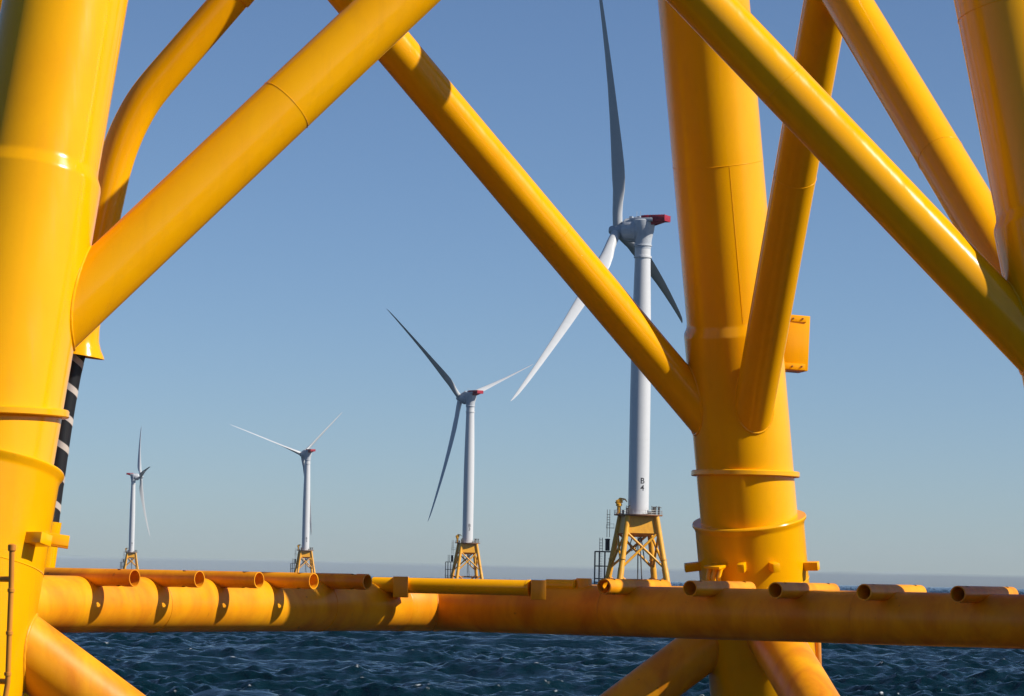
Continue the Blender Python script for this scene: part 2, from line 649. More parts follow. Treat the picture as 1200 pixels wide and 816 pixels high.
def hbeam(l0, l1, zshift):
    p, q = LEG[l0].p.copy(), LEG[l1].p.copy()
    m = MB()
    m.tube(p, q, R_B, seg=80)
    d = (q - p).normalized()
    for t in (0.18, 0.36, 0.68, 0.84):
        m.torus(p + (q - p) * t, d, R_B, 0.006, 80, 6)
    o = m.build('horizontal_beam', M_WEA, found)
    weld_bead(p, d, R_B, LEG[l0].p, LEG[l0].d, R_SLV, o, M_WEA)
    weld_bead(q, -d, R_B, LEG[l1].p, LEG[l1].d, R_SLV, o, M_WEA)
    return o


beamLM = hbeam('L', 'M', 0)
beamRN = hbeam('R', 'N', 0)
# thicker can of the through-going beam at the crossing
m = MB()
m.lathe(CEN - D_LM * 0.95, D_LM, [(0, R_B - 0.01), (0.03, R_B + 0.006), (1.87, R_B + 0.006), (1.9, R_B - 0.01)], 80)
m.build('joint_can', M_WEA, beamLM)
weld_bead(CEN, -D_RN, R_B, CEN, D_LM, R_B + 0.006, beamRN, M_WEA, 0.012)

R_S, LEN_S = 0.104, 1.62


def stub(c, d, parent, name='stub_pipe', mats=M_WEA):
    """open pipe lying across a beam, a round hole through its wall near each end"""
    c, d = Vector(c), Vector(d).normalized()
    u = d.cross(UP).normalized()
    v = UP
    bm = bmesh.new()
    seg = 48
    ts = [-LEN_S / 2]
    hole = (-(LEN_S / 2 - 0.20), LEN_S / 2 - 0.20)
    hr = 0.050
    g = sorted(set([-LEN_S / 2, LEN_S / 2] + [h + x for h in hole for x in np.linspace(-hr - 0.01, hr + 0.01, 13)] + list(np.linspace(-0.5, 0.5, 5))))
    outer, inner = [], []
    for t in g:
        ro, ri = [], []
        for k in range(seg):
            a = 2 * math.pi * k / seg
            e = u * math.cos(a) + v * math.sin(a)
            ro.append(bm.verts.new(c + d * t + e * R_S))
            ri.append(bm.verts.new(c + d * t + e * (R_S - 0.014)))
        outer.append(ro)
        inner.append(ri)
    for i in range(len(g) - 1):
        tm = (g[i] + g[i + 1]) / 2
        for k in range(seg):
            a = 2 * math.pi * (k + 0.5) / seg
            cut = False
            for h in hole:
                if abs(math.cos(a)) * R_S < hr and (tm - h) ** 2 + (math.cos(a) * R_S) ** 2 < hr * hr:
                    cut = True
            if cut: continue
            k2 = (k + 1) % seg
            bm.faces.new((outer[i][k], outer[i][k2], outer[i + 1][k2], outer[i + 1][k]))
            bm.faces.new((inner[i][k], inner[i + 1][k], inner[i + 1][k2], inner[i][k2]))
    for i in (0, len(g) - 1):
        for k in range(seg):
            k2 = (k + 1) % seg
            bm.faces.new((outer[i][k], outer[i][k2], inner[i][k2], inner[i][k]))
    loose = [w for w in bm.verts if not w.link_faces]
    bmesh.ops.delete(bm, geom=loose, context='VERTS')
    # weld lip round the holes: close the wall thickness
    mb = MB()
    mb.bm.free()
    mb.bm = bm
    return mb.build(name, mats, parent)


def stub_t(base, dbeam, dstub, px, sign):
    """distance along the beam at which the stub's near end shows at picture column px"""
    lo, hi = -3.0, 14.0
    f = lambda t: proj(base + dbeam * t + dstub * (LEN_S / 2)).x
    for _ in range(50):
        mid = (lo + hi) / 2
        if (f(mid) < px) == (sign > 0): lo = mid
        else: hi = mid
    return lo


perpL = Vector((D_LM.y, -D_LM.x, 0)).normalized()        # towards the sun and the camera
perpR = Vector((D_RN.y, -D_RN.x, 0)).normalized()
if perpR.y > 0: perpR = -perpR
ztop = R_B - 0.012
for px in (157, 233, 303, 367, 430):
    t = stub_t(LEG['L'].p, D_LM, perpL, px, 1)
    stub(LEG['L'].p + D_LM * t + UP * ztop, perpL, beamLM)
for px in (707, 808, 908, 1012, 1122):
    t = stub_t(LEG['R'].p, D_RN, perpR, px, -1)
    stub(LEG['R'].p + D_RN * t + UP * ztop, perpR, beamRN)

# pipe run lying on the shoulder of the beam across the crossing, held by saddles
def along_R(px, off, z):
    lo, hi = -6.0, 11.0
    base = Vector((CEN.x, CEN.y, z)) + perpR * off
    f = lambda t: proj(base + D_RN * t).x
    for _ in range(50):
        mid = (lo + hi) / 2
        if f(mid) > px: lo = mid
        else: hi = mid
    return base + D_RN * lo


def run(a, b, r, name='conduit_pipe'):
    n = (b - a).length
    mm = MB()
    mm.lathe(a, b - a, [(0, r * 0.85), (0.015, r), (n - 0.05, r), (n - 0.045, r + 0.006), (n - 0.005, r + 0.006), (n, r * 0.9)], 40)
    mm.build(name, M_YEL, beamRN)


def level(px, Y, z):
    p = at(px, 680, Y)
    p.z = z
    return p


# one length spans the corner between the two beams on the camera side
run(level(437, 42.78, 4.868), level(622, 42.08, 4.868), 0.105)
run(along_R(640, 0.10, 4.905), along_R(676, 0.10, 4.905), 0.085)
for px, Y, w, h in ((470, 42.60, 0.10, 0.14), (631, 41.98, 0.10, 0.13)):
    m = MB()
    p = level(px, Y, 4.845)
    m.box(p + Vector((0, 0.06, 0)), (w, 0, 0), (0, 0.21, 0), (0, 0, h), 0.008)
    m.build('saddle', M_WEA, beamRN)
m = MB()
m.lathe(along_R(684, 0.04, 4.85), UP, [(0, 0.11), (0.145, 0.11), (0.16, 0.10)], 32)
m.build('capped_stub', M_WEA, beamRN)

# ---- details on the legs
def on_leg(k, px, py, off=0.0, r=R_SLV):
    """point on the camera side of a leg's sleeve seen at a pixel, with the outward direction"""
    lg = LEG[k]
    ax = lg.d.normalized()
    zc = next(z for z in np.arange(-3, 16, 0.005) if proj(lg.z(z)).y <= py)
    c = lg.z(zc)
    best = None
    for i in range(361):
        a = R(i - 180)
        u = Vector((1, 0, 0)) - ax * ax.x
        u.normalize()
        v = ax.cross(u)
        e = u * math.cos(a) + v * math.sin(a)
        if e.y > 0.15: continue
        err = abs(proj(c + e * r).x - px)
        if best is None or err < best[0]: best = (err, c + e * (r + off), e)
    p_ = best[1] + ax * ((proj(best[1]).y - py) * best[1].y / F_PX)
    return p_, best[2], ax


def lug(k, px, py, w, h, dep, parent, name='bracket', mt=M_YEL):
    p, e, ax = on_leg(k, px, py)
    sd2 = ax.cross(e).normalized()
    m = MB()
    m.box(p + e * (dep / 2 - 0.03), sd2 * (w / 2), e * (dep / 2 + 0.03), ax * (h / 2), 0.008)
    return m.build(name, mt, parent)


# hollow square brackets round the right-hand leg, one padeye
for px in (820, 872, 906, 943):
    lug('M', px, 663.5, 0.12, 0.14, 0.24 if px in (820, 943) else 0.2, legs['M'])
p, e, ax = on_leg('M', 846, 674)
sd2 = ax.cross(e).normalized()
m = MB()
for o_ in (-0.11, 0.0, 0.11):
    b0 = p + sd2 * o_
    pts = [b0 - ax * 0.16 + e * 0.18, b0 + ax * 0.02 + e * 0.2, b0 + ax * 0.14 + e * 0.12, b0 + ax * 0.16 - e * 0.03]
    m.path(pts, 0.035, 10)
m.box(p + ax * 0.17 + e * 0.10, sd2 * 0.16, e * 0.13, ax * 0.022, 0.006)
m.build('padeye', M_YEL, legs['M'])
# boxed plate sticking out behind the right-hand leg
c = at(927, 403, DL * 1.45 + 0.55)
m = MB()
m.box(c, Vector((0.23, 0.04, -0.012)), Vector((-0.05, 0.30, 0)), Vector((0.014, 0, 0.46)), 0.012)
for zz in (-0.40, 0.40):
    m.box(c + Vector((0.01 * zz, -0.31, zz)), Vector((0.22, 0.03, -0.01)), Vector((0, 0.012, 0)), Vector((0, 0, 0.05)), 0.004)
ab = m.build('anode_box', M_YEL, legs['M'])
for zz in (-0.40, 0.40):
    for xx in (-0.16, 0.0, 0.16):
        m = MB()
        bp_ = c + Vector((0.01 * zz + xx, -0.325 + xx * 0.14, zz))
        m.lathe(bp_, (0, -1, 0), [(0, 0.016), (0.012, 0.016), (0.014, 0.009), (0.022, 0.009)], 6)
        m.build('bolt', M_RUSTY, ab)
# brackets on the left-hand leg
for px, py, w in ((36, 632, 0.20), (62, 632, 0.16)):
    lug('L', px, py, w, 0.13, 0.22, legs['L'])
# thin standpipe with rust in front of the left-hand leg
Yp = DL - 1.22
pts = [at(14, 640, Yp), at(13, 690, Yp), at(11, 740, Yp), at(9, 800, Yp), at(4, 830, Yp), at(-10, 860, Yp)]
m = MB()
m.path(pts, 0.030, 16)
m.lathe(at(14, 641, Yp), UP, [(-0.05, 0.034), (-0.04, 0.045), (0.02, 0.045), (0.035, 0.02)], 16)
for py in (692, 742, 790):
    m.lathe(at(13 - (py - 690) * 0.04, py, Yp), UP, [(-0.02, 0.030), (-0.018, 0.040), (0.018, 0.040), (0.02, 0.030)], 16)
for py in (679, 799):
    a_ = at(13 - (py - 690) * 0.04, py, Yp)
    m.tube(a_, a_ + Vector((-0.55, 0.45, 0.0)), 0.032, seg=12)
m.build('standpipe', M_RST, legs['L'])
# pipe strapped to the far side of the right-hand leg below the beam
m = MB()
m.tube(at(957, 700, DL * 1.45 + 0.3), at(962, 860, DL * 1.45 + 0.3), 0.05, seg=16)
m.build('standpipe', M_RST, legs['M'])

# J-tube with bellmouth
YJ = 39.8
cpts = [(345, -88), (300, -36), (257, 14), (216, 61), (176, 108), (157, 138), (143, 169), (133, 200), (126, 230), (114, 286), (104, 340), (96, 383)]
P = [at(x, y, YJ) for x, y in cpts]
def smooth(pts, n=8):
    out = []
    for i in range(len(pts) - 1):
        p0, p1, p2, p3 = pts[max(i - 1, 0)], pts[i], pts[i + 1], pts[min(i + 2, len(pts) - 1)]
        for k in range(n):
            t = k / n
            out.append(0.5 * ((2 * p1) + (p2 - p0) * t + (2 * p0 - 5 * p1 + 4 * p2 - p3) * t * t + (3 * p1 - p0 - 3 * p2 + p3) * t ** 3))
    out.append(pts[-1])
    return out
m = MB()
m.path(smooth(P), 0.222, 48)
jt = m.build('j_tube', M_YEL, found)
m = MB()
dj = (P[1] - P[2]).normalized()
m.lathe(at(273, -5, YJ), dj, [(0, 0.21), (0, 0.238), (0.02, 0.245), (0.30, 0.245), (0.32, 0.238)], 48)
m.build('flange', M_YEL, jt)
m = MB()
db = (P[-1] - P[-2]).normalized()
db = (db + Vector((0.02, -0.0, 0))).normalized()
b0 = P[-1] - db * 0.1
m.lathe(b0, db, [(0, 0.224), (0.12, 0.226), (0.26, 0.245), (0.36, 0.285), (0.44, 0.335), (0.47, 0.345), (0.465, 0.325), (0.36, 0.262), (0.1, 0.205)], 64, False, False)
m.build('bellmouth', M_YEL, jt)
# lower receiving cone
m = MB()
lt = at(58, 611, YJ)
ld = (at(50, 668, YJ) - lt).normalized()
m.lathe(lt, ld, [(0, 0.10), (0, 0.155), (0.3, 0.150), (3.0, 0.15)], 40, True, True)
m.build('guide_tube', M_YEL, jt)

# power cable hanging from the bellmouth (its own thing)
C0 = [at(98, 385, YJ), at(87, 425, YJ), at(79, 466, YJ), at(73, 503, YJ), at(67, 545, YJ), at(62, 580, YJ), at(57, 622, YJ)]
cab = MB()
path = smooth(C0, 10)
cab.path(path, 0.120, 32)
cable = cab.build('power_cable', M_BLK)
tag(cable, 'black armoured cable with pale spiral tape hanging from the yellow bellmouth beside the left leg', 'cable')
# tape: short helical bands
seglen = [0.0]
for a_, b_ in zip(path, path[1:]): seglen.append(seglen[-1] + (b_ - a_).length)
def on_path(s):
    for i in range(len(path) - 1):
        if seglen[i + 1] >= s:
            t = (s - seglen[i]) / (seglen[i + 1] - seglen[i])
            return path[i].lerp(path[i + 1], t), (path[i + 1] - path[i]).normalized()
    return path[-1], (path[-1] - path[-2]).normalized()
mb = MB()
bm = mb.bm
pitch_h, wband = 0.365, 0.085
ntot = int(seglen[-1] / pitch_h * 40)
prev = None
for i in range(ntot + 1):
    s = i / 40.0 * pitch_h
    a = -2 * math.pi * i / 40.0 + 2.0
    row = []
    for s2 in (s - wband / 2, s + wband / 2):
        c, d = on_path(min(max(s2, 0), seglen[-1]))
        u = d.cross(Vector((0, 1, 0))).normalized()
        v = d.cross(u)
        row.append(bm.verts.new(c + (u * math.cos(a) + v * math.sin(a)) * 0.1225))
        row.append(bm.verts.new(c + (u * math.cos(a) + v * math.sin(a)) * 0.118))
    if prev:
        bm.faces.new((prev[0], row[0], row[2], prev[2]))
        bm.faces.new((prev[0], prev[1], row[1], row[0]))
        bm.faces.new((prev[2], row[2], row[3], prev[3]))
    prev = row
mb.build('spiral_tape', M_BAND, cable)


# ------------------------------------------------------------------ the far turbines
HUB_OVER = 7.4


def rot_to(axis_z, axis_y=None):
    return Vector(axis_z).to_track_quat('Z', 'Y')


def blade_mesh(bx, by):
    """local: root at origin, span along +Z, trailing edge towards +X; (bx, by) is the upwind direction the blade bends to"""
    mb = MB()
    bm = mb.bm
    span = 75.0
    st = [(0.0, 2.7, 1.0), (0.02, 2.7, 1.0), (0.05, 2.75, 0.95), (0.09, 3.0, 0.78), (0.14, 3.6, 0.56), (0.19, 4.1, 0.42), (0.24, 4.1, 0.34),
          (0.32, 3.7, 0.28), (0.42, 3.1, 0.25), (0.54, 2.5, 0.23), (0.66, 2.0, 0.21), (0.78, 1.55, 0.20), (0.88, 1.2, 0.19), (0.95, 0.85, 0.17), (0.985, 0.45, 0.17), (1.0, 0.10, 0.2)]
    rings = []
    n = 28
    for f, ch, th in st:
        le = -1.35 + (0.0 if f < 0.05 else 0.45 * min((f - 0.05) / 0.15, 1)) + 0.35 * f
        le = min(le, -ch * 0.28)
        tw = R(22) * (1 - f) ** 2 + R(-2)
        bend = 4.2 * f * f
        r = []
        for k in range(n):
            a = 2 * math.pi * k / n
            xc = 0.5 * (1 - math.cos(a))             # 0 at leading edge
            blend = min(max((f - 0.04) / 0.16, 0), 1)
            ycirc = math.sin(a) * 0.5
            yt = 5 * (0.2969 * math.sqrt(max(xc, 0)) - 0.126 * xc - 0.3516 * xc ** 2 + 0.2843 * xc ** 3 - 0.1036 * xc ** 4)
            yfoil = yt * (1 if a < math.pi else -0.85)
            y = (ycirc * (1 - blend) + yfoil * blend) * th * ch
            x = le + xc * ch
            # twist about the pitch axis
            x2 = x * math.cos(tw) - y * math.sin(tw)
            y2 = x * math.sin(tw) + y * math.cos(tw)
            r.append(bm.verts.new((x2 + bend * bx, y2 + bend * by, f * span)))
        rings.append(r)
    for a, b in zip(rings, rings[1:]):
        for k in range(n):
            bm.faces.new((a[k], a[(k + 1) % n], b[(k + 1) % n], b[k]))
    bm.faces.new(list(reversed(rings[0])))
    bm.faces.new(rings[-1])
    return mb


def mesh_obj(name, me, parent, matrix):
    o = bpy.data.objects.new(name, me)
    col.objects.link(o)
    o.parent = parent
    o.matrix_local = matrix
    return o



def text_on_tower(ch, size, radius, z, az, parent):
    cu = bpy.data.curves.new('marking', 'FONT')
    cu.body = ch
    cu.size = size
    cu.align_x = 'CENTER'
    cu.offset = size * 0.012
    t = bpy.data.objects.new('marking', cu)
    col.objects.link(t)
    bpy.context.view_layer.update()
    dg = bpy.context.evaluated_depsgraph_get()
    me = bpy.data.meshes.new_from_object(t.evaluated_get(dg))
    bpy.data.objects.remove(t)
    bm = bmesh.new()
    bm.from_mesh(me)
    bmesh.ops.subdivide_edges(bm, edges=[e for e in bm.edges if e.calc_length() > 0.2], cuts=2)
    for v in bm.verts:
        a = az + v.co.x / radius
        r = radius + 0.02
        v.co = Vector((math.sin(a) * r, -math.cos(a) * r, z + v.co.y))
    bm.to_mesh(me)
    bm.free()
    me.name = 'marking'
    me.materials.clear()
    me.materials.append(M_INK)
    return me


H_DECK = 22.6
JD = {'L': Vector((-D_LM.x, -D_LM.y, 0)), 'M': Vector((D_LM.x, D_LM.y, 0)), 'R': Vector((-D_RN.x, -D_RN.y, 0)), 'N': Vector((D_RN.x, D_RN.y, 0))}
JM = {}


def jleg(k, z):
    return JD[k] * (9.2 - 0.209 * (z - 5.0)) + UP * z


def make_meshes():
    def done(mb, name, mt, sharp=35):
        o = mb.build(name, mt, None, sharp)
        me = o.data
        bpy.data.objects.remove(o)
        return me
    # transition piece: plated box between the leg heads
    mb = MB()
    bm = mb.bm
    ks = 'LRMN'
    top = [bm.verts.new(jleg(k, 22.2) * 1.0) for k in ks]
    mid = [bm.verts.new(jleg(k, 17.6)) for k in ks]
    low = [bm.verts.new(Vector((jleg(k, 16.9).x * 0.35, jleg(k, 16.9).y * 0.35, 16.6))) for k in ks]
    for i in range(4):
        j = (i + 1) % 4
        bm.faces.new((top[i], top[j], mid[j], mid[i]))
        bm.faces.new((mid[i], mid[j], low[j], low[i]))
    bm.faces.new(top)
    bm.faces.new(list(reversed(low)))
    JM['transition_piece'] = done(mb, 'transition_piece', M_FAR)
    for k in ks:
        a, b = jleg(k, -8.0), jleg(k, 22.3)
        mb = MB()
        mb.lathe(a, b - a, [(0, 0.86), ((b - a).length * 0.53, 0.86), ((b - a).length * 0.54, 0.78), ((b - a).length, 0.78)], 24)
        z1, z2 = 10.4, 6.9
        mb.lathe(jleg(k, z1), (b - a), [(0, 0.8), (0, 0.98), (0.14, 0.98), (0.14, 0.8)], 24)
        JM['leg' + k] = done(mb, 'leg', M_FAR)
    pairs = [('L', 'R'), ('R', 'M'), ('M', 'N'), ('N', 'L')]
    for a, b in pairs:
        for p, q in ((a, b), (b, a)):
            mb = MB()
            mb.tube(jleg(p, 8.2), jleg(q, 18.0), 0.34, seg=20)
            JM['brace' + p + q] = done(mb, 'brace', M_FAR)
            mb = MB()
            mb.tube(jleg(p, 6.0), jleg(q, -6.0), 0.42, seg=20)
            JM['low' + p + q] = done(mb, 'brace', M_RST)
    for p, q in (('L', 'M'), ('R', 'N')):
        mb = MB()
        a, b = jleg(p, 4.9), jleg(q, 4.9)
        mb.tube(a, b, 0.33, seg=20)
        d = (b - a).normalized()
        sdir = Vector((d.y, -d.x, 0))
        for t in np.linspace(0.08, 0.92, 11):
            c = a + (b - a) * t + UP * 0.33
            mb.tube(c - sdir * 0.8, c + sdir * 0.8, 0.10, seg=10)
        JM['hb' + p + q] = done(mb, 'horizontal_beam', M_RUSTY)
    # deck
    mb = MB()
    n = 32
    def sq(r, z, rr=0.93):
        return [Vector((math.cos(2 * math.pi * k / n) * r, math.sin(2 * math.pi * k / n) * r, z)) for k in range(n)]
    mb.lathe((0, 0, 22.3), UP, [(0, 6.0), (0.02, 6.55), (0.30, 6.6), (0.31, 6.5), (0.33, 2.6)], n)
    JM['deck'] = done(mb, 'deck', M_RUSTY)
    mb = MB()
    for k in range(24):
        a = 2 * math.pi * k / 24
        c = Vector((math.cos(a) * 6.5, math.sin(a) * 6.5, 22.6))
        mb.tube(c, c + UP * 1.15, 0.045, seg=6)
    for zz in (22.62 + 0.1, 23.2, 23.75):
        mb.torus((0, 0, zz), UP, 6.5, 0.04, 48, 6)
    JM['railing'] = done(mb, 'railing', M_GALV)
    # deck crane at the seaward corner
    mb = MB()
    cx = Vector((-5.3, -0.8, 22.6))
    mb.lathe(cx, UP, [(0, 0.75), (0.3, 0.75), (0.35, 0.55), (2.2, 0.5), (2.25, 0.8), (2.9, 0.8), (3.0, 0.6)], 20)
    mb.box(cx + Vector((0.1, 0, 3.5)), Vector((0.8, 0, 0.25)), Vector((0, 0.45, 0)), Vector((-0.2, 0, 0.55)), 0.1)
    mb.path([cx + Vector((-0.9, 0, 3.0)), cx + Vector((0.3, 0, 4.3)), cx + Vector((1.6, 0, 4.1)), cx + Vector((2.2, 0, 3.4))], [0.3, 0.28, 0.22, 0.12], 10)
    mb.path([cx + Vector((0.2, 0.3, 3.2)), cx + Vector((1.2, 0.3, 3.9))], 0.10, 8)
    JM['crane'] = done(mb, 'crane', M_FAR)
    JM['cabinets'], JM['masts'] = [], []
    for c, s in (((-3.1, -2.2, 23.5), (0.35, 0.3, 0.86)), ((-2.6, -3.4, 23.8), (0.25, 0.25, 1.16)), ((4.2, -1.6, 23.7), (0.5, 0.4, 1.06)), ((3.7, -2.6, 23.3), (0.3, 0.3, 0.66)),
                 ((5.5, -1.0, 23.7), (0.3, 0.3, 1.06)), ((2.9, -3.2, 23.0), (0.6, 0.3, 0.35)), ((-4.2, -2.4, 23.15), (0.3, 0.3, 0.5))):
        mb = MB()
        mb.box(c, (s[0], 0, 0), (0, s[1], 0), (0, 0, s[2]), 0.05)
        mb.box(Vector(c) + Vector((0, 0, s[2] + 0.03)), (s[0] + 0.06, 0, 0), (0, s[1] + 0.06, 0), (0, 0, 0.04))
        JM['cabinets'].append(done(mb, 'cabinet', M_FAD))
    for x, y in ((4.7, -2.6), (5.4, -2.0), (-3.4, -3.2), (3.4, -3.6)):
        mb = MB()
        mb.tube((x, y, 22.55), (x, y, 25.0), 0.07, seg=6)
        mb.tube((x - 0.01, y, 24.9), (x + 0.8, y + 0.3, 24.5), 0.08, seg=6)
        JM['masts'].append(done(mb, 'mast', M_FAD))
    # boat landing and ladders outside the left-hand leg
    mb = MB()
    d = JD['N']
    s = Vector((-d.y, d.x, 0))
    o = jleg('N', 8.0)
    o = Vector((o.x, o.y, 0)) + d * 2.4 + Vector((-0.6, 0, 0))
    xs = (-1.5, -0.3, 1.2)
    for i in (-1, 1):
        for j in xs:
            mb.tube(o + Vector((j, i * 0.9, -2)), o + Vector((j, i * 0.9, 12.6)), 0.18, seg=8)
    for zz in (4.2, 5.2, 8.6, 12.5):
        for i in (-1, 1):
            mb.tube(o + Vector((-1.5, i * 0.9, zz)), o + Vector((2.8, i * 0.9, zz)), 0.15, seg=8)
        for j in xs:
            mb.tube(o + Vector((j, -0.9, zz)), o + Vector((j, 0.9, zz)), 0.09, seg=8)
    for zz in np.arange(-1, 12.4, 0.45):
        mb.tube(o + Vector((-0.3, -0.9, zz)), o + Vector((0.5, -0.9, zz)), 0.04, seg=5)
    mb.box(o + Vector((0.9, 0, 12.65)), (2.3, 0, 0), (0, 1.0, 0), (0, 0, 0.06))
    for x in (-1.4, 0.2, 1.6):
        for i in (-1, 1):
            pass
    # cage ladder up to a half landing and the deck
    l2 = o + Vector((1.1, 0.0, 0))
    for i in (-0.35, 0.35):
        mb.tube(l2 + Vector((i - 1.0, 0, 12.6)), l2 + Vector((i - 1.0, 0, 16.3)), 0.09, seg=6)
        mb.tube(l2 + Vector((i + 0.9, 0, 16.5)), l2 + Vector((i + 0.9, 0, 24.0)), 0.09, seg=6)
    for zz in np.arange(13.3, 16.5, 0.8):
        mb.torus(l2 + Vector((-1.0, -0.2, zz)), UP, 0.48, 0.06, 12, 5)
    for zz in np.arange(19.8, 22.6, 0.7):
        mb.torus(l2 + Vector((0.9, -0.2, zz)), UP, 0.48, 0.06, 12, 5)
    mb.box(l2 + Vector((1.4, 0, 19.0)), (1.1, 0, 0), (0, 0.8, 0), (0, 0, 0.06))
    for x in (0.4, 2.4):
        mb.tube(l2 + Vector((x, -0.8, 19.0)), l2 + Vector((x, -0.8, 20.1)), 0.04, seg=6)
    mb.tube(l2 + Vector((0.4, -0.8, 20.1)), l2 + Vector((2.4, -0.8, 20.1)), 0.04, seg=6)
    JM['boat_landing'] = done(mb, 'boat_landing', M_FAD)
    mb = MB()
    mb.lathe(l2 + Vector((0.75, -0.2, 12.8)), UP, [(0, 0.5), (0.1, 0.62), (2.9, 0.62), (3.0, 0.75), (3.2, 0.7), (3.3, 0.3)], 20)
    JM['tank'] = done(mb, 'tank', M_BLK)
    # hanging access ropes and conduit inside the jacket
    mb = MB()
    for (x, y, z0, z1) in ((1.2, -1.0, 5, 17), (0.2, 1.4, 5, 17.5), (2.0, 0.8, 10, 17)):
        mb.tube((x * 0.4, y, z1), (x, y, z0), 0.16, seg=8)
    mb.path([(-1.6, -1.0, 16.5), (-2.2, -1.0, 14.2), (-1.7, -1.0, 12.8), (-0.6, -1.0, 13.5), (0.4, -0.8, 16.4)], 0.14, 8)
    JM['conduit'] = done(mb, 'conduit', M_FAD)
    # tower
    mb = MB()
    mb.lathe((0, 0, 22.62), UP, [(0, 3.05), (0.3, 3.05), (0.31, 2.80), (10, 2.80), (20, 2.80), (30, 2.79), (40, 2.72), (48, 2.60), (54, 2.48), (60, 2.34), (66.6, 2.18), (71.5, 2.15)], 64)
    for zz, rr in ((20, 2.80), (40, 2.72)):
        mb.torus((0, 0, 22.62 + zz), UP, rr, 0.03, 64, 6)
    mb.lathe((0, 0, 22.62 + 68.8), UP, [(0, 2.0), (0, 2.42), (0.5, 2.42), (0.5, 2.0)], 64, False, False)
    JM['tower'] = done(mb, 'tower', M_TOW)
    # nacelle, local: +X upwind, origin at the tower axis, z = 0 at hub height
    mb = MB()
    mb.lathe((5.6, 0, 0.0), (-1, 0, 0.0), [(0.0, 1.9), (0.15, 2.6), (0.5, 3.05), (1.0, 3.25), (3.6, 3.25), (3.7, 3.35), (4.0, 3.35), (4.1, 3.05), (5.4, 2.9), (6.6, 2.5), (7.6, 1.8), (8.1, 0.9)], 40)
    for k in range(16):
        a = 2 * math.pi * k / 16
        mb.box((3.2, math.cos(a) * 3.27, math.sin(a) * 3.27), (1.15, 0, 0), Vector((0, math.cos(a), math.sin(a))) * 0.06, Vector((0, -math.sin(a), math.cos(a))) * 0.07)
    # neck swelling up from the tower into the machine house
    mb.lathe((0, 0, -5.2), UP, [(0, 2.2), (0.6, 2.25), (0.7, 2.45), (1.0, 2.45), (1.1, 2.3), (2.2, 2.35), (3.4, 2.6), (5.0, 3.0), (6.6, 3.2), (7.6, 3.15), (7.9, 2.9)], 40)
    mb.box((-0.2, 0, 2.55), (3.4, 0, 0), (0, 2.5, 0), (0, 0, 0.55), 0.3)
    for x, y in ((3.3, 0.6), (2.4, -0.7), (1.2, 0.4), (-0.5, -1.2)):
        mb.box((x, y, 3.4), (0.45, 0, 0), (0, 0.4, 0), (0, 0, 0.3), 0.05)
    for x in (0.5, 1.6):
        mb.tube((x, 0.8, 3.0), (x, 0.8, 5.0), 0.05, seg=6)
    JM['nacelle'] = done(mb, 'nacelle', M_NAC)
    # red hoist platform on the back
    mb = MB()
    mb.box((-4.6, 0, 2.25), (3.4, 0, 0), (0, 2.2, 0), (0, 0, 0.16), 0.03)
    for y in (-2.15, 2.15):
        mb.box((-4.6, y, 3.2), (3.4, 0, 0), (0, 0.06, 0), (0, 0, 0.80), 0.02)
    for x in (-7.95, -1.25):
        mb.box((x, 0, 3.2), (0.06, 0, 0), (0, 2.1, 0), (0, 0, 0.80), 0.02)
    for x in np.linspace(-8, -1.2, 8):
        for y in (-2.24, 2.24):
            mb.tube((x, y, 2.3), (x, y, 4.1), 0.07, seg=6)
    mb.box((-1.4, 0, 3.0), (1.3, 0, 0), (0, 2.3, 0), (0, 0, 0.95), 0.1)
    bm = mb.bm
    # support wedge under the floor
    vs_ = [bm.verts.new(p) for p in ((-1.0, -1.6, 2.1), (-1.0, 1.6, 2.1), (-6.8, 1.6, 2.1), (-6.8, -1.6, 2.1), (-1.0, -1.4, 0.6), (-1.0, 1.4, 0.6))]
    for f in ((0, 1, 2, 3), (0, 4, 5, 1), (4, 3, 2, 5), (0, 3, 4), (1, 5, 2)):
        bm.faces.new([vs_[i] for i in f])
    for v in bm.verts:
        v.co.x = -0.8 + (v.co.x + 0.8) * 0.86
        if v.co.z > 2.5: v.co.z = 2.5 + (v.co.z - 2.5) * 0.85
    JM['hoist_platform'] = done(mb, 'hoist_platform', M_RED)
    # hub, local: +X upwind, origin at hub centre
    mb = MB()
    mb.lathe((-1.9, 0, 0), (1, 0, 0), [(0, 1.7), (0.4, 1.9), (1.6, 2.05), (2.6, 1.9), (3.3, 1.35), (3.5, 1.25), (3.9, 1.2), (4.25, 0.95), (4.4, 0.4), (4.42, 0.02)], 32)
    JM['hub'] = done(mb, 'hub', M_HUB)


make_meshes()


